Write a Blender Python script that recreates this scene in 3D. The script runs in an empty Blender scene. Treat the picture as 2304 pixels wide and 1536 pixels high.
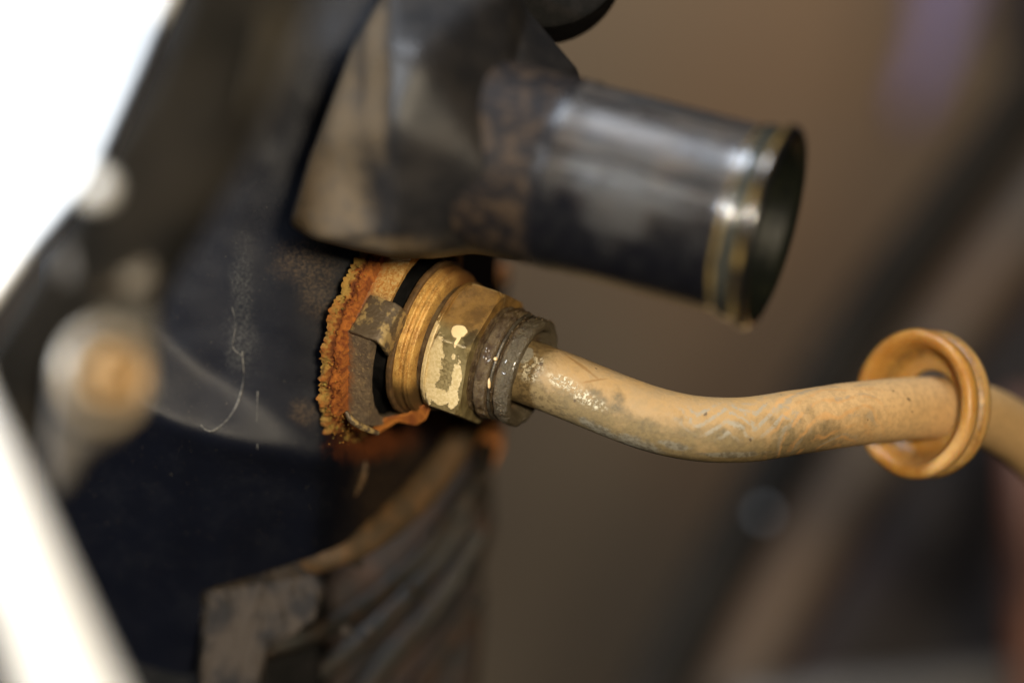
import bpy, bmesh, math, random
from mathutils import Vector, noise as mnoise, Matrix
random.seed(7)
scene = bpy.context.scene
COL = scene.collection
MM = 0.001
S = 0.066            # mm per photo pixel in the plane of the fitting
D = 450.0            # camera distance to that plane, mm
R = math.radians

# ------------------------------------------------------------------ camera
cam = bpy.data.cameras.new('camera')
camo = bpy.data.objects.new('camera', cam)
COL.objects.link(camo)
camo.location = (0, -D * MM, 0)
camo.rotation_euler = (R(90), 0, 0)
cam.sensor_width = 36
cam.lens = 36 * D / (2304 * S)
cam.clip_start = 0.01
cam.clip_end = 20
cam.dof.use_dof = True
cam.dof.focus_distance = (D - 6) * MM
cam.dof.aperture_fstop = 4.7
cam.dof.aperture_blades = 0
scene.camera = camo

# ------------------------------------------------------------------ world (dim workshop air light)
w = bpy.data.worlds.new('World')
scene.world = w
w.use_nodes = True
w.node_tree.nodes['Background'].inputs[0].default_value = (0.55, 0.42, 0.32, 1)
w.node_tree.nodes['Background'].inputs[1].default_value = 0.012

scene.view_settings.view_transform = 'Standard'
scene.view_settings.look = 'None'
scene.view_settings.exposure = 0
scene.view_settings.gamma = 1

# ------------------------------------------------------------------ lamps
def look(o, target):
    d = Vector(target) * MM - o.location
    o.rotation_euler = d.to_track_quat('-Z', 'Y').to_euler()

def area(name, loc, target, size, power, col, sy=None):
    l = bpy.data.lights.new(name, 'AREA')
    l.energy = power
    l.color = col
    l.size = size * MM
    if sy:
        l.shape = 'RECTANGLE'
        l.size_y = sy * MM
    o = bpy.data.objects.new(name, l)
    COL.objects.link(o)
    o.location = Vector(loc) * MM
    look(o, target)
    return o

def spot(name, loc, target, ang, power, col, rad=15, blend=0.5):
    l = bpy.data.lights.new(name, 'SPOT')
    l.energy = power
    l.color = col
    l.spot_size = R(ang)
    l.spot_blend = blend
    l.shadow_soft_size = rad * MM
    o = bpy.data.objects.new(name, l)
    COL.objects.link(o)
    o.location = Vector(loc) * MM
    look(o, target)
    return o

# warm work lamp held beside the camera
area('work_lamp', (60, -500, 36), (0, 0, 0), 40, 3.1, (1.0, 0.85, 0.62))
# big cool window / tube light, high on the left
area('ceiling_light', (-110, -100, 460), (0, 0, 0), 280, 2.4, (0.80, 0.88, 1.0), 150)
# daylight that burns out the white bodywork on the left
spot('door_light', (-330, -330, 160), (-95, -70, 0), 30, 15.0, (0.88, 0.94, 1.0), 40, 0.6)
# added fill light, brightens the wall behind towards the top
area('wall_fill', (90, 700, 390), (90, 900, 130), 260, 1.05, (1.0, 0.83, 0.66))

# ------------------------------------------------------------------ helpers
def P(px, py, y=0.0):
    """point (mm) at depth y seen at photo pixel px, py"""
    k = S * (D + y) / D
    return Vector(((px - 1152) * k, y, (768 - py) * k))

def interp(x, pts):
    if x <= pts[0][0]:
        return pts[0][1]
    for (x0, y0), (x1, y1) in zip(pts, pts[1:]):
        if x <= x1:
            return y0 + (y1 - y0) * (x - x0) / (x1 - x0)
    return pts[-1][1]

def sst(x, a, b):
    t = max(0.0, min(1.0, (x - a) / (b - a)))
    return t * t * (3 - 2 * t)

def fbm(v, sc, oct=4):
    return mnoise.fractal(Vector(v) * sc, 1.0, 2.0, oct)

def thing(name, label, cat, loc=(0, 0, 0), group=None):
    o = bpy.data.objects.new(name, None)
    o.empty_display_size = 0.005
    COL.objects.link(o)
    o.location = Vector(loc) * MM
    o['label'] = label
    o['category'] = cat
    if group:
        o['group'] = group
    return o

def root_loc(p):
    v = Vector((0, 0, 0))
    while p is not None:
        v += p.location
        p = p.parent
    return v

def obj(name, verts, faces, mat, parent=None, uvs=None, sharp=40, bevel=0, cols=None, seg=2, smooth=True, sub=0):
    """link one mesh object; verts in world millimetres, uvs per face loop (mm)"""
    off = root_loc(parent)
    me = bpy.data.meshes.new(name)
    me.from_pydata([Vector(v) * MM - off for v in verts], [], faces)
    lay = me.uv_layers.new(name='UVMap')
    if uvs is None:
        for l in me.loops:
            v = verts[l.vertex_index]
            lay.data[l.index].uv = (v[0], v[2])
    else:
        k = 0
        for f in uvs:
            for uv in f:
                lay.data[k].uv = uv
                k += 1
    if cols:
        ca = me.color_attributes.new('crust', 'FLOAT_COLOR', 'POINT')
        for i, c in enumerate(cols):
            ca.data[i].color = (c[0], c[1], c[2], 1)
    bm = bmesh.new()
    bm.from_mesh(me)
    bmesh.ops.recalc_face_normals(bm, faces=bm.faces)
    bm.to_mesh(me)
    bm.free()
    if smooth:
        me.shade_smooth()
        if sharp:
            me.set_sharp_from_angle(angle=R(sharp))
    me.materials.append(mat)
    o = bpy.data.objects.new(name, me)
    COL.objects.link(o)
    o.parent = parent
    if bevel:
        b = o.modifiers.new('bevel', 'BEVEL')
        b.width = bevel * MM
        b.segments = seg
        b.limit_method = 'ANGLE'
        b.angle_limit = R(25)
    if sub:
        s_ = o.modifiers.new('sub', 'SUBSURF')
        s_.levels = s_.render_levels = sub
    return o

def tag(o, label=None, cat=None, kind=None, group=None):
    if label: o['label'] = label
    if cat: o['category'] = cat
    if kind: o['kind'] = kind
    if group: o['group'] = group
    return o

def frame(d):
    """near (towards camera) and up radial vectors for an axis d"""
    d = d.normalized()
    n = Vector((0, -1, 0))
    n = n - d * n.dot(d)
    n = n.normalized() if n.length > 1e-4 else Vector((1, 0, 0))
    u = d.cross(n)
    if u.z < 0: u = -u
    return d, n, u.normalized()

def lathe(prof, origin, d, N=96, rmod=None, disp=0, dsc=0.5, closed=False):
    """surface of revolution; prof = (a, r) mm; angle 0 = near side, 90 = up"""
    d, n, u = frame(d)
    V, F, UV = [], [], []
    for a, r in prof:
        for j in range(N):
            ph = 2 * math.pi * j / N
            rr = rmod(a, r, ph) if rmod else r
            p = origin + d * a + (n * math.cos(ph) + u * math.sin(ph)) * rr
            if disp:
                rad = (n * math.cos(ph) + u * math.sin(ph))
                p = p + rad * disp * fbm(p, dsc)
            V.append(p)
    M = len(prof)
    rng = range(M if closed else M - 1)
    for i in rng:
        for j in range(N):
            k = (j + 1) % N
            i2 = (i + 1) % M
            F.append((i * N + j, i * N + k, i2 * N + k, i2 * N + j))
            def vv(jj):
                x = jj / N
                if x > 0.5: x -= 1
                return x
            x0 = vv(j)
            x1 = x0 + 1.0 / N
            r_ = 2 * math.pi * max(prof[i][1], prof[i2][1])
            UV.append(((prof[i][0], x0 * r_), (prof[i][0], x1 * r_), (prof[i2][0], x1 * r_), (prof[i2][0], x0 * r_)))
    return V, F, UV

def catmull(pts, n):
    out = []
    P_ = [pts[0] * 2 - pts[1]] + list(pts) + [pts[-1] * 2 - pts[-2]]
    for i in range(1, len(P_) - 2):
        a, b, c, d = P_[i - 1], P_[i], P_[i + 1], P_[i + 2]
        for k in range(n):
            t = k / n
            out.append(0.5 * ((2 * b) + (c - a) * t + (2 * a - 5 * b + 4 * c - d) * t * t + (3 * b - a - 3 * c + d) * t ** 3))
    out.append(pts[-1].copy())
    return out

def sweep(pts, rad, n=6, N=24, flat=1.0, disp=0, dsc=0.4, cap=True):
    """tube through points (mm); rad number or list of radii per control point"""
    path = catmull(pts, n)
    L = len(path)
    if not isinstance(rad, (int, float)):
        rl = catmull([Vector((r, 0, 0)) for r in rad], n)
        rad_at = [v.x for v in rl]
    else:
        rad_at = [rad] * L
    V, F, UV = [], [], []
    s, ss = 0.0, []
    for i, p in enumerate(path):
        if i: s += (p - path[i - 1]).length
        ss.append(s)
        t = path[min(i + 1, L - 1)] - path[max(i - 1, 0)]
        d, nn, u = frame(t)
        for j in range(N):
            ph = 2 * math.pi * j / N
            rv = nn * math.cos(ph) * flat + u * math.sin(ph)
            q = p + rv * rad_at[i]
            if disp: q = q + rv * disp * fbm(q, dsc)
            V.append(q)
    for i in range(L - 1):
        r_ = 2 * math.pi * rad_at[i]
        for j in range(N):
            k = (j + 1) % N
            F.append((i * N + j, i * N + k, (i + 1) * N + k, (i + 1) * N + j))
            x0 = j / N if j < N / 2 else j / N - 1
            x1 = x0 + 1 / N
            UV.append(((ss[i], x0 * r_), (ss[i], x1 * r_), (ss[i + 1], x1 * r_), (ss[i + 1], x0 * r_)))
    if cap:
        for base, sgn in ((0, 0), ((L - 1) * N, 1)):
            f = tuple(base + j for j in range(N))
            F.append(f)
            UV.append(tuple((ss[0 if not sgn else -1], 0) for j in range(N)))
    return V, F, UV

def slab(poly, thick, y=None):
    """closed prism: outline in photo pixels at its own depth, thickness away from camera (mm)"""
    pts = [P(*(p if len(p) == 3 else (p[0], p[1], y))) for p in poly]
    n = len(pts)
    back = [p + Vector((0, thick, 0)) for p in pts]
    F = [tuple(range(n)), tuple(range(2 * n - 1, n - 1, -1))]
    for i in range(n):
        k = (i + 1) % n
        F.append((i, i + n, k + n, k))
    return pts + back, F

def blob(c, r, seed, sub=1, amp=0.35, squash=(1, 1, 1)):
    bm = bmesh.new()
    bmesh.ops.create_icosphere(bm, subdivisions=sub, radius=1)
    V = []
    for v in bm.verts:
        k = 1 + amp * mnoise.noise(v.co * 1.7 + Vector((seed * 3.1, seed * 1.7, 0)))
        V.append(Vector((c[0] + v.co.x * r * k * squash[0], c[1] + v.co.y * r * k * squash[1], c[2] + v.co.z * r * k * squash[2])))
    F = [tuple(v.index for v in f.verts) for f in bm.faces]
    bm.free()
    return V, F

class Bag:
    def __init__(s): s.V, s.F, s.C = [], [], []
    def add(s, vf, col=None):
        o = len(s.V)
        s.V += vf[0]
        s.F += [tuple(i + o for i in f) for f in vf[1]]
        if col: s.C += [col] * len(vf[0])

# ------------------------------------------------------------------ material kit
class NT:
    def __init__(s, name):
        s.m = bpy.data.materials.new(name)
        s.m.use_nodes = True
        s.t = s.m.node_tree
        s.b = s.t.nodes['Principled BSDF']
        tc = s.t.nodes.new('ShaderNodeTexCoord')
        vm = s.t.nodes.new('ShaderNodeVectorMath'); vm.operation = 'SCALE'
        s.t.links.new(tc.outputs['Object'], vm.inputs[0]); vm.inputs[3].default_value = 1000
        s.o = vm.outputs[0]
        uv = s.t.nodes.new('ShaderNodeSeparateXYZ')
        s.uvv = tc.outputs['UV']
        s.t.links.new(tc.outputs['UV'], uv.inputs[0])
        s.u, s.v = uv.outputs[0], uv.outputs[1]
    def put(s, sock, val):
        if hasattr(val, 'links'):
            s.t.links.new(val, sock)
        else:
            if isinstance(val, tuple) and len(val) == 3 and sock.type == 'RGBA': val = val + (1,)
            sock.default_value = val
    def noise(s, sc, det=4, rough=0.55, seed=0, stretch=(1, 1, 1), vec=None, dist=0):
        mp = s.t.nodes.new('ShaderNodeMapping')
        s.t.links.new(vec or s.o, mp.inputs[0])
        mp.inputs['Location'].default_value = (seed * 13.7, seed * 7.3, seed * 3.9)
        mp.inputs['Scale'].default_value = stretch
        n = s.t.nodes.new('ShaderNodeTexNoise')
        s.t.links.new(mp.outputs[0], n.inputs['Vector'])
        n.inputs['Scale'].default_value = sc
        n.inputs['Detail'].default_value = det
        n.inputs['Roughness'].default_value = rough
        n.inputs['Distortion'].default_value = dist
        return n.outputs['Fac']
    def M(s, op, a, b=None, c=None):
        n = s.t.nodes.new('ShaderNodeMath'); n.operation = op
        s.put(n.inputs[0], a)
        if b is not None: s.put(n.inputs[1], b)
        if c is not None: s.put(n.inputs[2], c)
        return n.outputs[0]
    def ss(s, x, lo, hi, a=0.0, b=1.0):
        n = s.t.nodes.new('ShaderNodeMapRange'); n.interpolation_type = 'SMOOTHSTEP'
        s.put(n.inputs['Value'], x)
        n.inputs['From Min'].default_value = lo; n.inputs['From Max'].default_value = hi
        n.inputs['To Min'].default_value = a; n.inputs['To Max'].default_value = b
        return n.outputs[0]
    def mix(s, f, a, b):
        n = s.t.nodes.new('ShaderNodeMix'); n.data_type = 'RGBA'
        s.put(n.inputs[0], f); s.put(n.inputs[6], a); s.put(n.inputs[7], b)
        return n.outputs[2]
    def mul(s, *a):
        r = a[0]
        for x in a[1:]: r = s.M('MULTIPLY', r, x)
        return r
    def mx(s, *a):
        r = a[0]
        for x in a[1:]: r = s.M('MAXIMUM', r, x)
        return r
    def ell(s, items, warp=0.35, wsc=0.5, soft=0.25, seed=3):
        """irregular patches: items = (cu, cv, ru, rv[, slope]) in mm of the UV map"""
        n1 = s.noise(wsc, 5, 0.6, seed)
        n2 = s.noise(wsc * 4.5, 4, 0.7, seed + 20)
        n1 = s.M('ADD', s.M('MULTIPLY', s.M('SUBTRACT', n1, 0.5), warp * 4), s.M('MULTIPLY', s.M('SUBTRACT', n2, 0.5), warp * 2.2))
        out = None
        for it in items:
            cu, cv, ru, rv = it[:4]
            sl = it[4] if len(it) > 4 else 0
            du = s.M('SUBTRACT', s.u, cu)
            dv = s.M('SUBTRACT', s.M('SUBTRACT', s.v, cv), s.M('MULTIPLY', du, sl)) if sl else s.M('SUBTRACT', s.v, cv)
            a = s.M('DIVIDE', du, ru); b = s.M('DIVIDE', dv, rv)
            r2 = s.M('SQRT', s.M('ADD', s.M('MULTIPLY', a, a), s.M('MULTIPLY', b, b)))
            k = s.ss(s.M('ADD', r2, n1), 1 + soft, 1 - soft)
            out = k if out is None else s.M('MAXIMUM', out, k)
        return out
    def fin(s, base, rough=0.5, metal=0.0, bumps=(), spec=None, coat=0, coat_rough=0.1, sss=0, sss_r=(1, .5, .2), sss_scale=2, dist=0.2, trans=0):
        b = s.b
        s.put(b.inputs['Base Color'], base)
        s.put(b.inputs['Roughness'], rough)
        s.put(b.inputs['Metallic'], metal)
        if spec is not None: s.put(b.inputs['Specular IOR Level'], spec)
        s.put(b.inputs['Coat Weight'], coat)
        s.put(b.inputs['Coat Roughness'], coat_rough)
        if sss:
            b.inputs['Subsurface Weight'].default_value = sss
            b.inputs['Subsurface Radius'].default_value = sss_r
            b.inputs['Subsurface Scale'].default_value = sss_scale * MM
        h = None
        for sock, amt in bumps:
            x = s.M('MULTIPLY', sock, amt)
            h = x if h is None else s.M('ADD', h, x)
        if h is not None:
            bp = s.t.nodes.new('ShaderNodeBump')
            bp.inputs['Strength'].default_value = 1.0
            bp.inputs['Distance'].default_value = MM
            s.t.links.new(h, bp.inputs['Height'])
            s.t.links.new(bp.outputs[0], b.inputs['Normal'])
        return s.m

# ---- black tank plastic: moulded grain, pale dust, brown splashes
def uvpx(px, py, y=0):
    q = P(px, py, y)
    return q.x, q.z
def m_tank():
    n = NT('tank_plastic')
    g = n.noise(9, 3, 0.6, 1)
    d1 = n.noise(0.16, 5, 0.65, 2)
    d2 = n.noise(2.4, 4, 0.7, 3)
    streak = n.noise(0.5, 4, 0.6, 5, stretch=(1, 1, 0.12))
    dust = n.mul(n.ss(d1, 0.42, 0.72), n.ss(d2, 0.35, 0.7))
    dust = n.mx(dust, n.mul(n.ss(streak, 0.6, 0.75), n.ss(d2, 0.4, 0.62), 0.7))
    c = n.mix(dust, (0.0034, 0.004, 0.0072), (0.0095, 0.010, 0.013))
    e = []
    for px, py, rx, ry in ((715, 640, 40, 90), (690, 590, 60, 40), (850, 1120, 60, 90), (680, 930, 30, 25), (900, 1040, 40, 50)):
        x, z = uvpx(px, py); e.append((x, z, rx * S, ry * S))
    brown = n.mul(n.ell(e, 0.4, 0.25, 0.6), n.ss(d2, 0.34, 0.74), 0.8)
    c = n.mix(brown, c, (0.075, 0.048, 0.026))
    e3 = []
    for px, py, rx, ry in ((830, 1000, 75, 38), (800, 960, 45, 60)):
        x, z = uvpx(px, py); e3.append((x, z, rx * S, ry * S))
    c = n.mix(n.mul(n.ell(e3, 0.4, 0.35, 0.7, 8), n.ss(d2, 0.3, 0.6)), c, (0.17, 0.048, 0.013))
    e2 = []
    for px, py, rx, ry in ((545, 660, 22, 110), (540, 770, 30, 70)):
        x, z = uvpx(px, py); e2.append((x, z, rx * S, ry * S))
    pale = n.mul(n.ell(e2, 0.5, 0.35, 0.7, 6), n.ss(d2, 0.36, 0.75), 0.7)
    c = n.mix(pale, c, (0.055, 0.053, 0.047))
    speck = n.ss(n.noise(3.1, 2, 0.5, 9), 0.735, 0.765)
    c = n.mix(speck, c, (0.12, 0.10, 0.07))
    return n.fin(c, n.mx(n.ss(g, 0.3, 0.7, 0.34, 0.46), n.mul(dust, 0.50)), bumps=((g, 0.035), (d2, 0.02)), spec=0.20)

def m_simple(name, col, col2, sc=0.3, rough=0.5, metal=0.0, lo=0.4, hi=0.65, bump=0.05, bsc=3, coat=0, stretch=(1, 1, 1), r2=None, spec=None):
    n = NT(name)
    a = n.noise(sc, 5, 0.62, 1, stretch=stretch)
    b = n.noise(bsc, 4, 0.6, 2)
    f = n.ss(a, lo, hi)
    c = n.mix(f, col, col2)
    r = rough if r2 is None else n.M('ADD', rough, n.M('MULTIPLY', f, r2 - rough))
    return n.fin(c, r, metal, bumps=((b, bump), (a, bump)), coat=coat, spec=spec)

def m_rust():
    n = NT('rust_crust')
    at = n.t.nodes.new('ShaderNodeAttribute'); at.attribute_name = 'crust'
    a = n.noise(1.6, 5, 0.7, 1)
    c = n.mix(n.ss(a, 0.45, 0.7, 0, 0.55), at.outputs['Color'], (0.09, 0.026, 0.008))
    return n.fin(c, 0.75, bumps=((n.noise(5, 4, 0.7, 2), 0.35),), spec=0.35)

def m_bignut():
    n = NT('stained_steel')
    a = n.noise(0.55, 6, 0.65, 1); b = n.noise(2.2, 5, 0.7, 4); g = n.noise(7, 3, 0.6, 6)
    c = n.mix(n.ss(a, 0.35, 0.65), (0.25, 0.185, 0.115), (0.135, 0.10, 0.072))
    # cream deposit, rust near the seat (small axial coordinate)
    rust = n.M('ADD', n.ss(n.M('ADD', n.u, n.M('MULTIPLY', a, 3.0)), 9.7, 7.6), 0.0)
    topf = n.ss(n.M('ADD', n.v, n.M('MULTIPLY', b, 4.0)), 4.0, 7.0)
    c = n.mix(topf, c, n.mix(n.ss(b, 0.4, 0.62), (0.46, 0.21, 0.045), (0.58, 0.38, 0.13)))
    c = n.mix(n.mul(n.ss(b, 0.56, 0.68), 0.8), c, (0.42, 0.30, 0.14))
    c = n.mix(rust, c, n.mix(n.ss(b, 0.4, 0.6), (0.40, 0.13, 0.022), (0.16, 0.04, 0.01)))
    return n.fin(c, n.ss(a, 0.3, 0.7, 0.4, 0.65), n.ss(b, 0.6, 0.4, 0, 0.35), bumps=((b, 0.22), (g, 0.05)))

def m_tab():
    n = NT('tab_steel')
    a = n.noise(0.5, 5, 0.6, 3); b = n.noise(2.6, 5, 0.65, 4)
    c = n.mix(n.ss(a, 0.50, 0.60), (0.12, 0.088, 0.056), (0.42, 0.30, 0.13))
    return n.fin(c, 0.45, 0.25, bumps=((b, 0.12), (a, 0.2)))

def m_brass():
    n = NT('dull_brass')
    a = n.noise(0.6, 5, 0.65, 1); b = n.noise(4.0, 4, 0.7, 2); g = n.noise(0.8, 5, 0.6, 5, stretch=(5, 5, 5))
    c = n.mix(n.ss(a, 0.35, 0.68), (0.68, 0.39, 0.105), (0.38, 0.18, 0.045))
    c = n.mix(n.ss(b, 0.48, 0.66), c, (0.82, 0.55, 0.19))
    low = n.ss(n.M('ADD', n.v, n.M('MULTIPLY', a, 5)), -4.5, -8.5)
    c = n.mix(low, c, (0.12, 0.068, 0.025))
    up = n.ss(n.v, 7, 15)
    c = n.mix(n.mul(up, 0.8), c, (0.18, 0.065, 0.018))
    return n.fin(c, n.ss(b, 0.3, 0.7, 0.28, 0.5), 0.2, bumps=((b, 0.10), (g, 0.05)))

def m_nut():
    n = NT('painted_nut')
    a = n.noise(0.45, 5, 0.62, 1); b = n.noise(2.2, 5, 0.65, 2); g = n.noise(8, 3, 0.6, 3)
    c = n.mix(n.ss(a, 0.4, 0.62), (0.34, 0.265, 0.12), (0.20, 0.148, 0.062))
    # orange-brown stain over the upper flat
    up = n.ss(n.M('ADD', n.v, n.M('MULTIPLY', b, 2.0)), 2.6, 5.5)
    c = n.mix(up, c, n.mix(n.ss(a, 0.36, 0.66), (0.40, 0.225, 0.065), (0.20, 0.11, 0.036)))
    pts = n.ell([(20.7, 2.7, 1.25, 1.3), (21.3, 1.1, 0.28, 1.3)], 0.13, 0.55, 0.07, 4)
    pts2 = n.ell([(18.3, -2.6, 1.5, 3.6), (18.4, -6.0, 1.2, 3.0), (18.0, -9.0, 1.3, 2.4), (19.8, -9.4, 2.2, 1.3), (22.3, -5.2, 0.8, 3.4), (22.1, -8.6, 1.0, 2.0),
                  (16.9, -3, 1.0, 6.5), (21.3, -1.6, .35, .5)], 0.30, 0.75, 0.16, 5)
    pts2 = n.ss(n.M('ADD', pts2, n.M('MULTIPLY', n.M('SUBTRACT', n.noise(3.2, 5, 0.75, 31), 0.5), 1.3)), 0.35, 0.62)
    c = n.mix(n.mul(pts2, 0.92), c, n.mix(n.ss(b, 0.42, 0.62), (0.76, 0.60, 0.33), (0.60, 0.45, 0.21)))
    c = n.mix(pts, c, (0.86, 0.64, 0.33))
    faint = n.mul(n.ell([(20.2, -6.0, 2.4, 4.2)], 0.3, 0.5, 0.6, 7), n.ss(b, 0.36, 0.66))
    c = n.mix(n.mul(faint, 0.75), c, (0.60, 0.46, 0.22))
    for cv in (0.39, 12.1, -11.34):
        wr = n.mul(n.ss(n.M('ABSOLUTE', n.M('SUBTRACT', n.v, cv)), 0.30, 0.10), n.ss(b, 0.34, 0.58), n.ss(n.u, 17.6, 18.2))
        c = n.mix(n.mul(wr, 0.6), c, (0.52, 0.39, 0.19))
    wet = n.ell([(22.8, 2.2, 0.8, 1.6)], 0.4, 0.9, 0.2, 8)
    c = n.mix(n.mul(wet, 0.75), c, (0.05, 0.032, 0.015))
    p = n.mx(pts, pts2)
    return n.fin(c, n.M('ADD', 0.30, n.M('MULTIPLY', p, 0.2)), n.mul(n.M('SUBTRACT', 1.0, p), 0.35), bumps=((p, 0.22), (b, 0.09), (g, 0.04)), coat=n.M('MULTIPLY', wet, 0.8))

def m_collar():
    n = NT('oily_collar')
    a = n.noise(0.7, 5, 0.65, 1); b = n.noise(3.2, 5, 0.7, 2); g = n.noise(1.0, 3, 0.6, 4, stretch=(6, 6, 1))
    c = n.mix(n.ss(a, 0.36, 0.66), (0.145, 0.100, 0.050), (0.058, 0.032, 0.016))
    c = n.mix(n.ss(b, 0.60, 0.72), c, (0.16, 0.12, 0.07))
    lip = n.ss(n.M('ADD', n.u, n.M('MULTIPLY', a, 1.2)), 28.4, 29.0)
    c = n.mix(n.mul(lip, 0.7), c, n.mix(n.ss(b, 0.42, 0.6), (0.125, 0.105, 0.066), (0.065, 0.050, 0.029)))
    return n.fin(c, n.ss(b, 0.3, 0.7, 0.22, 0.5), 0.12, bumps=((b, 0.36), (g, 0.14), (a, 0.3)), coat=0.25, coat_rough=0.12, spec=0.4)

def m_tube():
    n = NT('clay_smeared_pipe')
    a = n.noise(0.28, 5, 0.6, 1); b = n.noise(1.2, 5, 0.66, 2); g = n.noise(6, 4, 0.6, 3)
    u, v = n.u, n.v
    clay = n.mix(n.ss(a, 0.36, 0.66), (0.36, 0.215, 0.082), (0.31, 0.20, 0.09))
    clay = n.mix(n.ss(u, 36, 56, 0, 1), clay, (0.58, 0.365, 0.165))
    clay = n.mix(n.mul(n.ss(b, 0.42, 0.62), 0.35), clay, (0.25, 0.175, 0.085))
    # olive dirt on the underside, with its shade painted in
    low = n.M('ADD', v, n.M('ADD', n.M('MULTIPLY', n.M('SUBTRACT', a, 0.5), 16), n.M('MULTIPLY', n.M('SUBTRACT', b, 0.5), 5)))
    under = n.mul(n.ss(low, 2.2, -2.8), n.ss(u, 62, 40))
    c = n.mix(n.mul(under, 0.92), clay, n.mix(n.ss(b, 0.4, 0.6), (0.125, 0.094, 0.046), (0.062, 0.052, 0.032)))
    pale = n.mul(n.ss(v, 1.5, -2.5), n.ss(u, 4, 10), n.ss(u, 50, 34))
    c = n.mix(n.mul(pale, 0.3), c, (0.31, 0.215, 0.095))
    # grey bare-metal patches
    gp = n.ell([(16.5, -5.0, 3.0, 1.2, -.1), (22, -5.6, 3.4, 2.0), (30, -7.2, 5.0, 1.2), (34, -4.0, 4.0, 0.6), (26.5, -3.2, 2.0, .7)], 0.4, 0.5, 0.3, 5)
    c = n.mix(n.mul(gp, 0.8), c, n.mix(n.ss(b, 0.42, 0.6), (0.19, 0.17, 0.125), (0.105, 0.088, 0.06)))
    # oil-darkened end next to the collar
    oil = n.ss(n.M('ADD', n.M('ADD', u, n.M('MULTIPLY', v, 0.6)), n.M('ADD', n.M('MULTIPLY', n.M('SUBTRACT', a, 0.5), 14), n.M('MULTIPLY', n.M('SUBTRACT', b, 0.5), 5))), 10.5, 5.5)
    c = n.mix(n.mul(oil, 0.9), c, n.mix(n.ss(b, 0.42, 0.62), (0.20, 0.14, 0.065), (0.10, 0.068, 0.032)))
    # chipped white paint flecks, two clusters
    f1 = n.ell([(4.0, 0.9, 1.6, 2.0), (9.5, 0.4, 2.6, 0.9, -0.05), (13.6, -0.6, 2.6, 1.0, -0.1)], 0.25, 0.4, 0.35, 7)
    fl = n.mul(f1, n.ss(n.noise(1.5, 6, 0.8, 8), 0.50, 0.53))
    c = n.mix(n.mul(fl, 0.85), c, (0.60, 0.52, 0.36))
    gy = n.ell([(2.6, 2.4, 1.0, 1.4)], 0.2, 0.5, 0.1, 9)
    c = n.mix(n.mul(gy, 0.8), c, (0.27, 0.25, 0.20))
    # brown scrape
    sc_ = n.ell([(10.4, 4.2, 3.2, 0.28, -0.38), (13.5, 2.5, 1.3, 0.25, 0.75)], 0.3, 0.9, 0.3, 11)
    c = n.mix(n.mul(sc_, 0.75), c, (0.23, 0.125, 0.042))
    dots = n.ss(n.noise(0.85, 1, 0.4, 12), 0.765, 0.785)
    c = n.mix(n.mul(dots, 0.9), c, (0.09, 0.06, 0.035))
    # marbled finger wipe: zig-zag grey lines then curved sweeps
    tri = n.M('ABSOLUTE', n.M('SUBTRACT', n.M('FRACT', n.M('DIVIDE', n.M('ADD', u, n.M('ADD', n.M('MULTIPLY', b, 0.9), n.M('MULTIPLY', a, 3.5))), 7.8)), 0.5))
    k = n.M('ADD', n.M('ADD', v, n.M('MULTIPLY', tri, 6.4)), n.M('MULTIPLY', a, 2.6))
    ln = n.M('ABSOLUTE', n.M('SUBTRACT', n.M('FRACT', n.M('MULTIPLY', k, 0.52)), 0.5))
    zz = n.mul(n.ss(ln, 0.27, 0.10), n.ell([(34.5, 1.6, 8.0, 2.8)], 0.2, 0.3, 0.3, 13), n.ss(b, 0.34, 0.56))
    c = n.mix(n.mul(zz, 0.85), c, (0.255, 0.222, 0.16))
    du = n.M('SUBTRACT', u, 50.0); dv = n.M('MULTIPLY', n.M('ADD', v, 5.0), 1.25)
    rr = n.M('SQRT', n.M('ADD', n.M('MULTIPLY', du, du), n.M('MULTIPLY', dv, dv)))
    rr = n.M('ADD', rr, n.M('MULTIPLY', n.noise(0.13, 3, 0.5, 21), 8.0))
    l2 = n.M('ABSOLUTE', n.M('SUBTRACT', n.M('FRACT', n.M('MULTIPLY', rr, 0.46)), 0.5))
    ar = n.mul(n.ss(l2, 0.24, 0.05), n.ss(u, 37, 41), n.ss(u, 60, 54), n.ss(n.noise(0.35, 5, 0.65, 22), 0.36, 0.56))
    c = n.mix(n.mul(ar, 0.5), c, (0.50, 0.25, 0.08))
    l3 = n.M('ABSOLUTE', n.M('SUBTRACT', n.M('FRACT', n.M('MULTIPLY', rr, 0.31)), 0.5))
    ar3 = n.mul(n.ss(l3, 0.18, 0.04), n.ss(u, 36, 42), n.ss(u, 62, 52), n.ss(n.noise(0.3, 5, 0.65, 23), 0.46, 0.60))
    c = n.mix(n.mul(ar3, 0.55), c, (0.24, 0.21, 0.15))
    h = n.mx(fl, n.mul(n.M('SUBTRACT', 1.0, oil), 0.4))
    return n.fin(c, n.ss(n.M('SUBTRACT', oil, n.M('MULTIPLY', a, 0.3)), 0.0, 0.8, 0.58, 0.36), 0.0, bumps=((b, 0.10), (g, 0.03), (h, 0.08)), spec=0.25)

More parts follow.
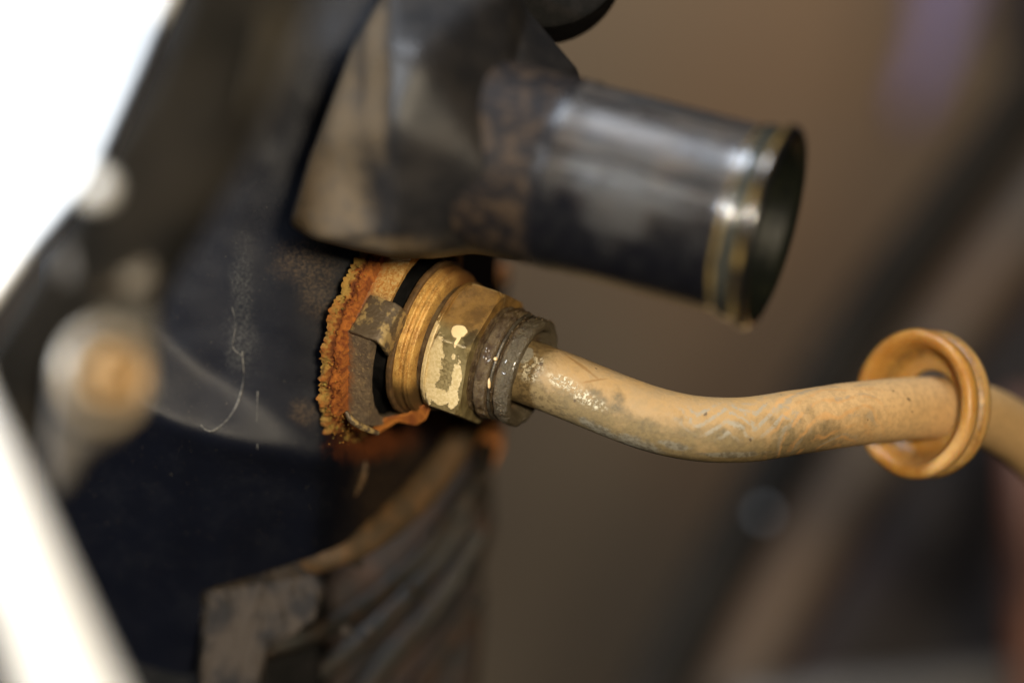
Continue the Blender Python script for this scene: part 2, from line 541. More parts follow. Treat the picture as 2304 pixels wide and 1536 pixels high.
def m_grommet():
    n = NT('amber_nylon')
    a = n.noise(0.25, 4, 0.6, 1); b = n.noise(1.0, 5, 0.65, 2)
    c = n.mix(n.ss(a, 0.38, 0.65), (0.44, 0.235, 0.055), (0.37, 0.175, 0.038))
    c = n.mix(n.mul(n.ss(b, 0.52, 0.66), 0.35), c, (0.30, 0.13, 0.03))
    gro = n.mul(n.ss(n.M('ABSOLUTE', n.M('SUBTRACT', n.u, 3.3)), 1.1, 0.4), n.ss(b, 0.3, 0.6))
    c = n.mix(n.mul(gro, 0.7), c, (0.13, 0.07, 0.025))  # grime in groove and cup, with crevice shade painted in
    nick = n.ss(n.noise(1.7, 5, 0.75, 7), 0.62, 0.66)
    c = n.mix(n.mul(nick, 0.55), c, (0.66, 0.47, 0.22))
    smear = n.ell([(1.5, -9, 2.5, 6), (5.2, 3, 1.5, 14)], 0.4, 0.3, 0.4, 3)
    c = n.mix(n.mul(smear, 0.6), c, (0.52, 0.33, 0.14))
    return n.fin(c, 0.34, bumps=((b, 0.16), (nick, 0.05)), sss=0.7, sss_r=(1.0, 0.5, 0.14), sss_scale=3.5)

def m_neck():
    n = NT('neck_plastic')
    a = n.noise(0.14, 5, 0.62, 1); b = n.noise(0.5, 5, 0.65, 2); g = n.noise(5, 3, 0.6, 3)
    u, v = n.u, n.v
    c = n.mix(n.ss(b, 0.4, 0.65), (0.005, 0.005, 0.007), (0.009, 0.009, 0.010))
    # dried coolant film on the upper side, scalloped lower limit
    edge = n.M('ADD', v, n.M('MULTIPLY', n.M('SUBTRACT', a, 0.5), 22))
    bump_low = n.M('MULTIPLY', n.ss(n.M('ABSOLUTE', n.M('SUBTRACT', u, 22)), 8.0, 0.0), 5.0)
    film = n.mul(n.ss(n.M('ADD', edge, bump_low), -6.5, 4.0), n.ss(n.M('ADD', u, n.M('MULTIPLY', b, 4)), 11.5, 13.0), n.ss(u, 36, 34.5))
    film = n.mul(film, n.ss(n.noise(0.42, 5, 0.62, 8, stretch=(0.16, 1, 1), vec=n.uvv), 0.34, 0.60, 0.3, 1.0))
    c = n.mix(n.mul(film, 0.6), c, n.mix(n.ss(a, 0.4, 0.62), (0.105, 0.088, 0.074), (0.066, 0.063, 0.060)))
    dirt = n.ss(n.M('ADD', u, n.M('MULTIPLY', b, 5)), 12.6, 10.8)
    c = n.mix(n.mul(dirt, 0.9), c, n.mix(n.ss(b, 0.46, 0.62), (0.010, 0.008, 0.0075), (0.042, 0.027, 0.016)))
    yel = n.mul(n.ss(u, 34.6, 35.2), n.ss(u, 40.6, 40.0), n.ss(b, 0.36, 0.52))
    band = n.mx(n.ell([(35.35, 0, 0.38, 60)], 0.12, 0.3, 0.5, 4), n.ell([(38.75, 0, 0.42, 60)], 0.12, 0.3, 0.5, 5))
    c = n.mix(n.mul(band, n.mul(n.ss(n.noise(0.22, 4, 0.6, 14), 0.40, 0.60, 0.12, 1.0), n.ss(b, 0.3, 0.55, 0.4, 0.9))), c, (0.24, 0.16, 0.05))
    gry = n.ell([(36.9, 4, 0.7, 22)], 0.15, 0.3, 0.4, 6)
    c = n.mix(n.mul(gry, 0.5), c, (0.09, 0.095, 0.08))
    r = n.M('ADD', n.M('ADD', 0.17, n.M('MULTIPLY', film, 0.16)), n.M('MULTIPLY', dirt, 0.4))
    return n.fin(c, r, bumps=((b, 0.10), (g, 0.03)), coat=n.ss(u, 33, 35.5, 0.0, 0.9), coat_rough=0.04, spec=n.M('SUBTRACT', 0.5, n.M('MULTIPLY', dirt, 0.38)))

def m_base():
    n = NT('dusty_gusset')
    a = n.noise(0.11, 5, 0.62, 1); b = n.noise(0.55, 5, 0.68, 2); g = n.noise(5, 3, 0.6, 3)
    e = []
    for px, py, rx, ry, y in ((745, 330, 90, 280, -40), (710, 490, 80, 70, -40), (830, 558, 120, 28, -42), (845, 180, 30, 200, -42)):
        x, z = uvpx(px, py, y); e.append((x, z, rx * S * .91, ry * S * .91))
    dust = n.mul(n.ell(e, 0.35, 0.14, 0.5), n.ss(b, 0.3, 0.62, 0.5, 1.0))
    c = n.mix(n.ss(a, 0.4, 0.66), (0.011, 0.0105, 0.011), (0.024, 0.021, 0.019))
    c = n.mix(dust, c, n.mix(n.ss(b, 0.4, 0.66), (0.105, 0.070, 0.034), (0.056, 0.041, 0.026)))
    return n.fin(c, n.M('ADD', 0.44, n.M('MULTIPLY', dust, 0.4)), bumps=((b, 0.14), (g, 0.04)), spec=0.32)

def m_floor():
    n = NT('brown_wall_paint')
    a = n.noise(0.006, 4, 0.55, 1); b = n.noise(0.05, 5, 0.6, 2)
    c = n.mix(n.ss(a, 0.35, 0.65), (0.172, 0.134, 0.090), (0.190, 0.126, 0.074))
    c = n.mix(n.mul(n.ss(b, 0.4, 0.7), 0.3), c, (0.14, 0.125, 0.11))
    return n.fin(c, 0.8, bumps=((b, 0.5),))

TANK = m_tank(); RUST = m_rust(); BIGNUT = m_bignut(); TAB = m_tab(); BRASS = m_brass(); NUT = m_nut()
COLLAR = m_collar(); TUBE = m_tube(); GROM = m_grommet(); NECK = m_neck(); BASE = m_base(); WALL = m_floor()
STRIP = m_simple('dull_strip', (0.075, 0.065, 0.055), (0.05, 0.045, 0.04), 0.05, 0.6, bump=0.04)
BLACK = m_simple('black_rubber', (0.006, 0.006, 0.006), (0.011, 0.010, 0.010), 0.4, 0.6, bump=0.04, spec=0.03)
SHROUD = m_simple('grimy_plastic', (0.007, 0.0068, 0.0064), (0.024, 0.021, 0.018), 0.07, 0.55, stretch=(1, 1, 0.35), bump=0.05)
WHITE = m_simple('white_paint', (0.82, 0.82, 0.82), (0.74, 0.72, 0.68), 0.05, 0.3, lo=0.5, hi=0.8, bump=0.01, coat=0.5)
ZINC = m_simple('dirty_zinc', (0.27, 0.245, 0.21), (0.26, 0.205, 0.14), 0.15, 0.4, 0.3, bump=0.06)
BOLTM = m_simple('orange_lit_bolt_head', (0.42, 0.26, 0.115), (0.26, 0.165, 0.08), 0.2, 0.4, 0.2, bump=0.06)  # orange light on the head is put into the colour
DULL = m_simple('dull_stud', (0.06, 0.053, 0.046), (0.08, 0.065, 0.05), 0.2, 0.5, bump=0.05)
STEEL = m_simple('grey_bracket_steel', (0.035, 0.033, 0.03), (0.06, 0.052, 0.045), 0.1, 0.55, 0.0, bump=0.05)
BAND = m_simple('rusty_band', (0.055, 0.034, 0.015), (0.115, 0.060, 0.022), 0.35, 0.6, 0.1, bump=0.15)
RIB = m_simple('dark_rib', (0.008, 0.0075, 0.006), (0.022, 0.013, 0.007), 0.3, 0.42, bump=0.12, spec=0.35)
CORE = m_simple('rusty_core', (0.007, 0.004, 0.0025), (0.032, 0.0125, 0.004), 0.16, 0.7, bump=0.2)
ORANGE = m_simple('orange_rust', (0.55, 0.20, 0.035), (0.26, 0.075, 0.016), 0.35, 0.65, bump=0.2)
MUD = m_simple('dried_mud', (0.036, 0.025, 0.016), (0.008, 0.0055, 0.004), 0.17, 0.9, lo=0.42, hi=0.60, bump=0.5, bsc=1.6)
DRIP = m_simple('dried_residue', (0.13, 0.115, 0.09), (0.02, 0.018, 0.016), 1.5, 0.6, bump=0.05)
CREAM = m_simple('cream_paint_lump', (0.66, 0.46, 0.23), (0.55, 0.36, 0.16), 0.8, 0.4, bump=0.1)
HOSE = m_simple('dark_hose', (0.016, 0.0135, 0.011), (0.024, 0.02, 0.016), 0.05, 0.9, bump=0.04, spec=0.1)
PIPE = m_simple('brown_pipe', (0.066, 0.051, 0.036), (0.105, 0.059, 0.029), 0.02, 0.5, bump=0.04)
ENGINE = m_simple('dark_block', (0.022, 0.017, 0.017), (0.036, 0.022, 0.022), 0.03, 0.7, bump=0.1)
LAV = m_simple('lavender_plastic', (0.34, 0.27, 0.46), (0.26, 0.20, 0.36), 0.03, 0.5, bump=0.02)
REDB = m_simple('red_brown_pipe', (0.15, 0.055, 0.028), (0.11, 0.045, 0.03), 0.03, 0.5, bump=0.04)

# ================================================================== setting
def quad_wall():
    y = 900
    V, F = slab([(-700, -700), (3000, -700), (3000, 2300), (-700, 2300)], 40, y)
    o = obj('wall', V, F, WALL)
    tag(o, kind='structure')
quad_wall()

# ================================================================== radiator
AX = Vector((math.cos(R(20)) * 0.944, -math.sin(R(20)), -math.cos(R(20)) * 0.33)).normalized()
O = P(800, 700, 390 * S * math.tan(R(20)))          # axial zero of the fitting
d_, n_, u_ = frame(AX)
def fit(a, r, deg):
    ph = R(deg)
    return O + AX * a + (n_ * math.cos(ph) + u_ * math.sin(ph)) * r

rad = thing('radiator', 'black plastic radiator end tank with wide hose neck, rust around the threaded seat', 'radiator', P(700, 1300, 20))

XC = [(-100, 1120), (560, 866), (700, 800), (800, 768), (1010, 748), (1330, 725)]
UE = [(150, 560), (300, 700), (450, 830), (560, 900), (650, 960), (760, 1012), (900, 1060)]
LE = [(150, 830), (300, 905), (400, 952), (480, 976), (600, 1003), (700, 1020), (760, 1030), (900, 1064)]
CUT = [(60, 1620), (420, 1600), (470, 1330), (650, 1275), (760, 1235), (850, 1180), (950, 1090), (1030, 990), (1075, 900), (1140, 700)]
def tank_y(px, py):
    xc = interp(py, XC)
    y = 1.0 + (xc - px) * 0.004 + (max(py, 120) - 760) * S * 0.20
    U, L = interp(px, UE), interp(px, LE)
    dep = (L - U) * S * 0.40 * sst(760 - px, 0, 260)
    if py > U:
        t = min(1.0, (py - U) / (L - U))
        y -= dep * t
    if py > L:
        y += (py - L) * S * 0.7 * sst(py, L, L + 50)
    e = (px - xc) / 14.0
    y += 14.0 * S * 2.7 * (math.log(1 + math.exp(min(40, e))) if e < 40 else e)
    y += 0.25 * fbm((px * S, 0, py * S), 0.12)
    return y
def tank_body():
    V, F, idx = [], [], {}
    st = 7
    xs = list(range(80, 1132, st)); ys = list(range(-84, 1600, st))
    def vid(i, j):
        if (i, j) not in idx:
            px, py = xs[i], ys[j]
            idx[(i, j)] = len(V)
            V.append(P(px, py, tank_y(px, py)))
        return idx[(i, j)]
    for i in range(len(xs) - 1):
        for j in range(len(ys) - 1):
            if ys[j] > interp(xs[i], CUT): continue
            F.append((vid(i, j), vid(i, j + 1), vid(i + 1, j + 1), vid(i + 1, j)))
    o = obj('tank_shell', V, F, TANK, rad, sharp=0)
    m_ = o.modifiers.new('soft', 'SMOOTH'); m_.factor = 0.5; m_.iterations = 34
    s = o.modifiers.new('wall', 'SOLIDIFY'); s.thickness = 2.5 * MM; s.offset = -1
tank_body()

# dried coolant runs on the shell
def run(pts, r):
    ps = []
    for px, py in pts:
        ps.append(P(px, py, tank_y(px, py) - 0.05))
    V, F, UV = sweep(ps, [r * (0.3 + 0.7 * random.random()) for _ in ps], 4, 8, flat=0.5, disp=0.05, dsc=3)
    obj('dried_run', V, F, DRIP, rad, UV)
run([(545, 790), (548, 850), (535, 905), (510, 945), (480, 968), (462, 966), (452, 955)], 0.17)
run([(580, 880), (578, 940), (579, 1010)], 0.09)
run([(522, 690), (530, 730), (524, 780), (545, 800)], 0.10)

# lower tank and core behind
V, F = slab([(-150, 1180), (720, 1260), (720, 1650), (-150, 1650)], 30, 34)
obj('lower_tank', V, F, BLACK, rad, bevel=1)
V, F = slab([(560, 1260), (760, 1180), (900, 1060), (1040, 700), (1040, 540), (1128, 540), (1136, 640), (1122, 800), (1132, 960), (1100, 1070), (1108, 1200), (1078, 1300), (1082, 1420), (1062, 1650), (560, 1650)], 30, 62)
obj('core_side', V, F, CORE, rad, bevel=1.5)
V, F = slab([(1078, 940), (1134, 935), (1130, 1010), (1106, 1060), (1062, 1055)], 3, 58)
obj('rust_patch', V, F, ORANGE, rad, bevel=.8)
V, F = slab([(1118, 590), (1145, 590), (1148, 640), (1120, 650)], 3, 58)
obj('rust_patch', V, F, ORANGE, rad, bevel=.8)

# crimped rim and ribs curving under the tank
def rib(name, pts, r, m, flat=0.5, disp=0.25):
    V, F, UV = sweep([P(*p) for p in pts], r, 8, 20, flat, disp, 0.25)
    obj(name, V, F, m, rad, UV)
rib('crimped_rim', [(1085, 880, 50), (1048, 965, 44), (985, 1060, 39), (905, 1148, 33), (820, 1215, 27), (740, 1255, 24), (650, 1282, 27), (560, 1310, 36)], [2.6, 2.5, 2.6, 2.6, 2.3, 1.9, 1.6, 1.3], BAND, 0.6)
rib('rib', [(1100, 1000, 54), (1075, 1075, 50), (1000, 1190, 46), (910, 1290, 42), (800, 1375, 36), (690, 1432, 30), (560, 1470, 26)], 1.5, RIB)
rib('rib', [(1090, 1080, 56), (1050, 1160, 53), (975, 1275, 50), (880, 1380, 45), (780, 1470, 40), (680, 1540, 36)], 1.7, RIB)
rib('rib', [(1080, 1200, 57), (1030, 1290, 55), (960, 1390, 52), (880, 1480, 48), (800, 1580, 44)], 1.9, RIB)
rib('rib', [(1075, 1330, 58), (1030, 1410, 56), (970, 1500, 54), (910, 1600, 50)], 1.9, CORE)
rib('wire_clip', [(818, 1030, 18), (820, 1062, 18), (806, 1098, 19), (788, 1125, 20)], [0.35, 0.5, 0.45, 0.25], BAND, 0.6, 0.05)
# caked mud
V, F = slab([(458, 1300), (505, 1275), (600, 1268), (660, 1262), (700, 1292), (724, 1330), (708, 1392), (650, 1435), (600, 1462), (560, 1640), (440, 1640), (462, 1480), (452, 1400)], 12, 23)
bm = bmesh.new()
vs = [bm.verts.new(v) for v in V]
for f in F: bm.faces.new([vs[k] for k in f])
bmesh.ops.triangulate(bm, faces=bm.faces)
for _ in range(5):
    bmesh.ops.subdivide_edges(bm, edges=[e for e in bm.edges if e.calc_length() > 0.9], cuts=1)
bmesh.ops.smooth_vert(bm, verts=bm.verts, factor=0.5, use_axis_x=True, use_axis_y=True, use_axis_z=True)
bm.verts.index_update()
V = []
for v in bm.verts:
    k = fbm(v.co, 0.33, 4)
    V.append(v.co + Vector((0.5 * fbm(v.co, 0.5, 3), 1.1 * max(-0.35, min(0.3, k)) + 0.5 * fbm(v.co, 1.1, 3), 0.5 * fbm(v.co + Vector((9, 9, 9)), 0.5, 3))))
F = [tuple(v.index for v in f.verts) for f in bm.faces]
bm.free()
obj('worn_block', V, F, MUD, rad, sharp=0)
bg = Bag()
for i in range(26):
    px, py = random.choice([(800, 1430), (760, 1240), (655, 1225), (880, 1170), (790, 1250), (930, 1330)])
    px += random.gauss(0, 25); py += random.gauss(0, 25)
    bg.add(blob(P(px, py, 22 + (px - 650) * 0.05), random.uniform(0.3, 1.1), i))
tag(obj('mud_crumbs', bg.V, bg.F, MUD, rad, sharp=0), kind='stuff')

# ---- rust crust round the seat
def crust():
    b = Bag()
    rnd = random.Random(3)
    for i in range(700):
        deg = rnd.uniform(-112, 75)
        k = rnd.random()
        ragged = 1.0 + 0.9 * mnoise.noise(Vector((deg * 0.11, 1.3, 0)))
        if deg < -55: ragged += 0.9
        if mnoise.noise(Vector((deg * 0.23, 7.7, 0))) < -0.05: continue
        r = 16.6 + ragged * 1.3 * (k ** 1.3)
        a = 6.3 - 1.5 * k + rnd.gauss(0, 0.22)
        outer = (r - 16.4) / 2.4
        sz = rnd.uniform(0.06, 0.17) * (1 if rnd.random() < 0.93 else 1.8)
        t = rnd.random()
        if outer > 0.38 + 0.25 * rnd.random():
            col = (0.40, 0.27, 0.055) if t < 0.6 else ((0.22, 0.17, 0.04) if t < 0.8 else (0.42, 0.17, 0.03))
        else:
            col = (0.44, 0.13, 0.022) if t < 0.5 else ((0.19, 0.045, 0.012) if t < 0.8 else (0.50, 0.22, 0.04))
        b.add(blob(fit(a, r, deg), sz, i, 1, 0.7, (rnd.uniform(.7, 1.3), 1, rnd.uniform(.7, 1.4))), col)
    # crumbs hanging under it
    for i in range(45):
        t = rnd.random()
        px = 754 + rnd.gauss(0, 8) + 26 * rnd.random(); py = 925 + 75 * t
        b.add(blob(P(px, py, -1 + rnd.gauss(0, 1)), rnd.uniform(.05, .17), i + 900, 1, .7),
              (0.42, 0.20, 0.035) if rnd.random() < .55 else (0.30, 0.22, 0.06))
    tag(obj('rust_crust', b.V, b.F, RUST, rad, sharp=0, cols=b.C), kind='stuff')
    # solid crusty fillet: flaked olive outer lip, dark crack, orange inner bank
    prof_ = [(6.9, 10)] + [(6.9 - 2.7 * k / 21, 16.2 + 1.0 * (k / 21) ** 1.2) for k in range(22)] + [(3.6, 17.2)]
    V, F, UV = lathe(prof_, O, AX, 520, rmod=lambda a, r, ph: r + max(0.0, r - 16.2) * 1.6 * math.exp(-(((math.degrees(ph) + 180) % 360 - 180 + 72) / 17.0) ** 2))
    cols, V2 = [], []
    for i, p in enumerate(V):
        k = (i // 520) / 23.0
        f1 = fbm(p, 0.36, 3); f2 = fbm(p, 1.9, 4); f3 = mnoise.noise(p * 3.2)
        q = p + (p - (O + AX * 5)).normalized() * (0.9 * f1 + 0.45 * mnoise.noise(p * 0.9) + 0.20 * f2 + 0.10 * f3) * (0.2 + k) - AX * 0.35 * f2
        crack = math.exp(-((k - 0.60 - 0.06 * f1) / 0.07) ** 2)
        q -= (p - (O + AX * 5)).normalized() * 0.55 * crack
        V2.append(q)
        c_in = Vector((0.54, 0.18, 0.03)).lerp(Vector((0.24, 0.06, 0.014)), max(0, min(1, 0.5 + f2)))
        c_out = Vector((0.46, 0.29, 0.07)).lerp(Vector((0.42, 0.15, 0.03)), max(0, min(1, 0.35 + f2 + f1)))
        c = c_in.lerp(c_out, sst(k, 0.60, 0.82)).lerp(Vector((0.09, 0.022, 0.008)), 0.85 * crack)
        cols.append(c)
    obj('rust_fillet', V2, F, RUST, rad, UV, sharp=0, cols=cols)
crust()
# ---- hose neck
NA = Vector((math.cos(R(15.5)) * 0.963, -math.sin(R(15.5)), -math.cos(R(15.5)) * 0.268)).normalized()
NE = P(1754, 518, -42)
NO = NE - NA * 40.6
prof = [(-6, 13.3)] + [(a, 13.3 - (0.2 if a > 11 else 0) + (0.15 if a > 11 and a < 12 else 0)) for a in (-3, 0, 2, 4, 6, 8, 10, 10.9, 11.2, 11.6, 12.4, 15, 18, 21, 24, 27, 30, 33, 34.6)]
prof += [(35.1, 13.15), (35.5, 13.45), (36.2, 13.6), (36.9, 13.6), (37.3, 13.3), (37.5, 12.9), (37.9, 12.9), (38.1, 13.7), (38.5, 14.15), (39.1, 14.3), (39.7, 14.1), (40.05, 13.6), (40.1, 13.2)]
V, F, UV = lathe(prof, NO, NA, 128, disp=0.05, dsc=0.22)
neck = obj('hose_neck', V, F, NECK, rad, UV, sharp=60)
V, F, UV = lathe([(40.05, 13.2), (39.95, 12.7), (39.4, 12.1), (38, 11.6), (30, 11.5), (6, 11.5), (6, 0.01)], NO, NA, 96)
obj('neck_throat', V, F, m_simple('wet_black', (0.005, 0.006, 0.005), (0.008, 0.009, 0.006), .3, .35, bump=.1, spec=.15), neck, UV)
bg = Bag()
for i in range(28):
    a = 10.2 + random.gauss(0, 0.8); deg = 78 + random.gauss(0, 9)
    ph = R(deg); d2, n2, u2 = frame(NA)
    bg.add(blob(NO + NA * a + (n2 * math.cos(ph) + u2 * math.sin(ph)) * 12.6, random.uniform(.3, .8), i, 1, .6))
obj('flash_lump', bg.V, bg.F, BLACK, neck, sharp=0)
# coolant drops on the neck bead
bg = Bag()
d2, n2, u2 = frame(NA)
for a, r, deg, rr in ((35.6, 13.2, 5, .35), (37.0, 13.4, 8, .4), (35.4, 13.1, -6, .4), (37.1, 13.4, -4, .3), (31.5, 12.6, 0, .25), (30.2, 12.6, 3, .25), (39.5, 12.6, -58, .5), (33, 12.6, 4, .2)):
    ph = R(deg)
    bg.add(blob(NO + NA * a + (n2 * math.cos(ph) + u2 * math.sin(ph)) * r, rr, a, 2, .1))
DROP = NT('coolant_drop').fin((0.08, 0.09, 0.06), 0.06, coat=1.0, coat_rough=0.03)
tag(obj('coolant_drops', bg.V, bg.F, DROP, neck, sharp=0), kind='stuff')

# ---- faceted neck base with its gusset
def neck_base():
    A = [(885, -60, -30), (790, 100, -36), (705, 320, -31), (648, 505, -26), (690, 532, -29), (790, 556, -32), (880, 573, -34),
         (970, 572, -34), (1060, 560, -33), (1180, 580, -30), (1200, 400, -38), (1170, 200, -36), (1310, 180, -20), (1300, 150, -20), (1190, 20, -20), (1150, -60, -26)]
    I = [(880, 110, -48), (880, 300, -49), (950, 120, -49), (1118, 400, -44), (880, 520, -38), (1000, 510, -38), (1142, 200, -37)]
    pts = [P(*p) for p in A] + [P(*p) for p in I]
    a0 = len(A)
    i0, i1, i2, i3, i4, i5, i6 = range(a0, a0 + 7)
    F = [(0, 1, i0), (1, 2, i1, i0), (2, 3, 4, i4, i1), (4, 5, 6, i4), (6, 7, i5, i4), (7, 8, i3, i5), (8, 9, 10, i3),
         (0, i0, i2), (i0, i1, i2), (i1, i4, i5, i3, i2), (0, i2, 15), (15, i2, i6), (i2, i3, i6), (10, 11, i6, i3), (11, 12, 13, 14, i6), (14, 15, i6)]
    n = len(pts)
    back = [Vector((p.x, p.y + 26, p.z)) for p in pts[:a0]]
    V = pts + back
    for i in range(a0):
        k = (i + 1) % a0
        F.append((i, n + i, n + k, k))
    F.append(tuple(n + i for i in range(a0)))
    bm = bmesh.new()
    vs = [bm.verts.new(v) for v in V]
    for f in F: bm.faces.new([vs[k] for k in f])
    bmesh.ops.recalc_face_normals(bm, faces=bm.faces)
    bmesh.ops.triangulate(bm, faces=bm.faces)
    bmesh.ops.subdivide_edges(bm, edges=bm.edges, cuts=7, use_grid_fill=True)
    for _ in range(2):
        bmesh.ops.smooth_vert(bm, verts=bm.verts, factor=0.5, use_axis_x=True, use_axis_y=True, use_axis_z=True)
    bm.verts.index_update()
    V2 = [v.co + Vector((0, 0.25 * fbm(v.co, 0.15), 0)) for v in bm.verts]
    F2 = [tuple(v.index for v in f.verts) for f in bm.faces]
    bm.free()
    obj('neck_base', V2, F2, BASE, rad, sharp=0)
neck_base()

# ================================================================== cooler line fitting
fitg = thing('cooler_line_fitting', 'brass hex fitting with lock tab and oily collar screwed into the rusted tank seat', 'pipe fitting', fit(6.6, 0, 0))
def hexr(Rc, ang0):
    ap = Rc * math.cos(R(30))
    def f(ph):
        x = (math.degrees(ph) - ang0) % 60.0
        return ap / math.cos(R(x - 30))
    return f
hx = hexr(16.5, -10)
V, F, UV = lathe([(5.0, 9), (5.8, 16.2), (6.4, 16.5), (7.4, 16.5), (8.4, 16.5), (9.4, 16.5), (10.3, 16.5), (10.6, 16.2), (10.62, 13.7), (8.4, 13.5)], O, AX, 180, rmod=lambda a, r, ph: min(r, hx(ph)) if r > 12 else r, disp=0.12, dsc=0.5)
obj('seat_nut', V, F, BIGNUT, fitg, UV, sharp=25)
V, F, UV = lathe([(9.2, 13.45), (8.5, 13.4), (8.5, 10.2), (12.2, 10.2)], O, AX, 180)
obj('thread_core', V, F, BLACK, fitg, UV)  # black colour paints shade into the slot behind the washer
V, F, UV = lathe([(11.9, 9), (11.9, 11.9), (12.1, 12.05), (12.65, 12.05), (12.8, 11.9), (12.8, 9)], O, AX, 128, disp=0.15, dsc=0.4)
obj('lock_washer', V, F, m_simple('brown_washer', (0.17, 0.095, 0.038), (0.09, 0.052, 0.024), .5, .5, .15, bump=.15), fitg, UV)
# tab folded down over the seat nut flat
def tab():
    c, s_ = math.cos(R(20)), math.sin(R(20))
    nr = n_ * c + u_ * s_; nt = -n_ * s_ + u_ * c
    V, F = [], []
    prof_ = [(7.5, 14.55, 0), (8.6, 14.75, 0), (10.2, 14.85, 0), (11.6, 14.75, .0), (12.3, 14.1, .1), (12.5, 13.0, .2), (12.5, 10.5, 0.2)]
    tl, th = -8.6, -2.1
    W = 8
    for a, r, sh in prof_:
        for k in range(W + 1):
            t = tl + (th - tl) * k / W
            if a < 8: a2 = a + 0.35 * (k / W) - 0.2
            else: a2 = a
            V.append(O + AX * a2 + nr * (r + 0.10 * math.sin(k * 0.9 + a)) + nt * (t + 0.25 * mnoise.noise(Vector((a, k, 0)))))
    for i in range(len(prof_) - 1):
        for k in range(W):
            F.append((i * (W + 1) + k, i * (W + 1) + k + 1, (i + 1) * (W + 1) + k + 1, (i + 1) * (W + 1) + k))
    o = obj('lock_tab', V, F, TAB, fitg, sharp=0)
    m = o.modifiers.new('th', 'SOLIDIFY'); m.thickness = 0.8 * MM; m.offset = 0
    b = o.modifiers.new('bv', 'BEVEL'); b.width = 0.15 * MM; b.segments = 2; b.limit_method = 'ANGLE'
tab()
# second tab, bent out below
V, F = slab([(832, 968, 6), (868, 938, 4), (915, 930, 4), (964, 903, 2), (970, 916, 2), (958, 945, 3), (935, 958, 5), (895, 948, 6), (850, 976, 7)], 1.2)
tag(obj('lock_tab', V, F, ORANGE, fitg, bevel=.35), 'bright orange rusted tab bent outward below the seat')
V, F, UV = sweep([P(778, 925, -4), P(792, 946, -3.5), P(820, 962, -2), P(850, 974, 0)], [0.3, 0.5, 0.5, 0.35], 6, 12, disp=.06, dsc=1)
obj('washer_edge', V, F, TAB, fitg, UV)

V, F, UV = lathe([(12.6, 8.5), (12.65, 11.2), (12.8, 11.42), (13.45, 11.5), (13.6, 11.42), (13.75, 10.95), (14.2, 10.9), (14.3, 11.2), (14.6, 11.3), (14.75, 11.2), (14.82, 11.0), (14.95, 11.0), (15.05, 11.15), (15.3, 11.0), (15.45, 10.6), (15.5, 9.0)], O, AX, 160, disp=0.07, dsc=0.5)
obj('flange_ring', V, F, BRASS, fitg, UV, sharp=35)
V, F, UV = lathe([(15.3, 8.9), (17.0, 8.9)], O, AX, 96)
obj('ring_neck', V, F, COLLAR, fitg, UV)
hn = hexr(11.1, 2)
def nutmod(a, r, ph):
    if a < 17.35: return r
    return min(r, hn(ph))
V, F, UV = lathe([(16.45, 8.0), (16.5, 9.6), (16.65, 9.9), (17.2, 10.1), (17.34, 10.05), (17.36, 9.95), (17.45, 10.1), (17.9, 10.55), (18.5, 11.0), (19, 11.2), (20, 11.2), (21, 11.2), (22, 11.2), (22.9, 11.0), (23.3, 10.5), (23.5, 10.2), (23.55, 8.2)], O, AX, 240, rmod=nutmod, disp=0.06, dsc=0.6)
obj('hex_nut', V, F, NUT, fitg, UV, sharp=22)
V, F, UV = lathe([(23.4, 8.3), (23.9, 8.35), (24.05, 7.8), (24.4, 7.8), (24.55, 8.3), (24.8, 8.55), (25.2, 8.65), (25.6, 8.6), (25.8, 8.4), (26.0, 8.4), (26.3, 8.5), (26.55, 8.35), (26.7, 7.6), (27.5, 7.55), (27.65, 7.9), (28.0, 8.15), (28.5, 8.2), (29.0, 8.25), (29.6, 8.3), (30.0, 8.2), (30.25, 8.0), (30.35, 7.6), (30.3, 7.1), (30.0, 6.7), (28.4, 6.5), (27.6, 6.4), (27.5, 4.6)], O, AX, 200, disp=0.24, dsc=0.8)
col = obj('collar', V, F, COLLAR, fitg, UV, sharp=50)
arc = [fit(27.05, 8.05, dg) for dg in range(-100, 141, 12)]
V, F, UV = sweep(arc, 0.28, 3, 10, disp=.05, dsc=1)
obj('retaining_clip', V, F, m_simple('clip_wire', (0.11, 0.09, 0.06), (0.06, 0.045, 0.03), .8, .35, .5, bump=.1), fitg, UV)
for a, dg, r, sq in ((26.95, 2, 0.33, (1, 1, 1)), (27.0, -24, 0.42, (.6, .6, 2.0))):
    V, F = blob(fit(a, 8.3, dg), r, dg, 2, .2, sq)
    obj('paint_speck', V, F, CREAM, fitg, sharp=0)
# grit on the collar
bg = Bag()
for i in range(90):
    dg = random.uniform(-60, 130); a = random.uniform(24.4, 30.2)
    bg.add(blob(fit(a, 8.35 + random.gauss(0, .1), dg), random.uniform(.06, .2), i, 1, .7))
tag(obj('oily_grit', bg.V, bg.F, COLLAR, fitg, sharp=0), kind='stuff')

# ================================================================== cooler pipe
c0 = fit(27.0, 0, 0)
ctrl = [c0, fit(30.5, 0, 0), P(1290, 875, -2.9), P(1390, 915, -4.9), P(1490, 949, -6.2), P(1590, 966, -6.5), P(1690, 965, -5.6), P(1790, 950, -3.2),
        P(1900, 934, 1.0), P(2000, 923, 6.0), P(2090, 918, 12.5), P(2165, 922, 19.5), P(2232, 943, 27), P(2300, 985, 35), P(2365, 1045, 43), P(2430, 1120, 51), P(2500, 1220, 59)]
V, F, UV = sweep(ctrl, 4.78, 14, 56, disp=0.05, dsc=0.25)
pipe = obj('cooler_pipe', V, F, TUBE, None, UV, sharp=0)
tag(pipe, 'clay smeared metal pipe curving out of the brass fitting and through the amber ring', 'pipe')

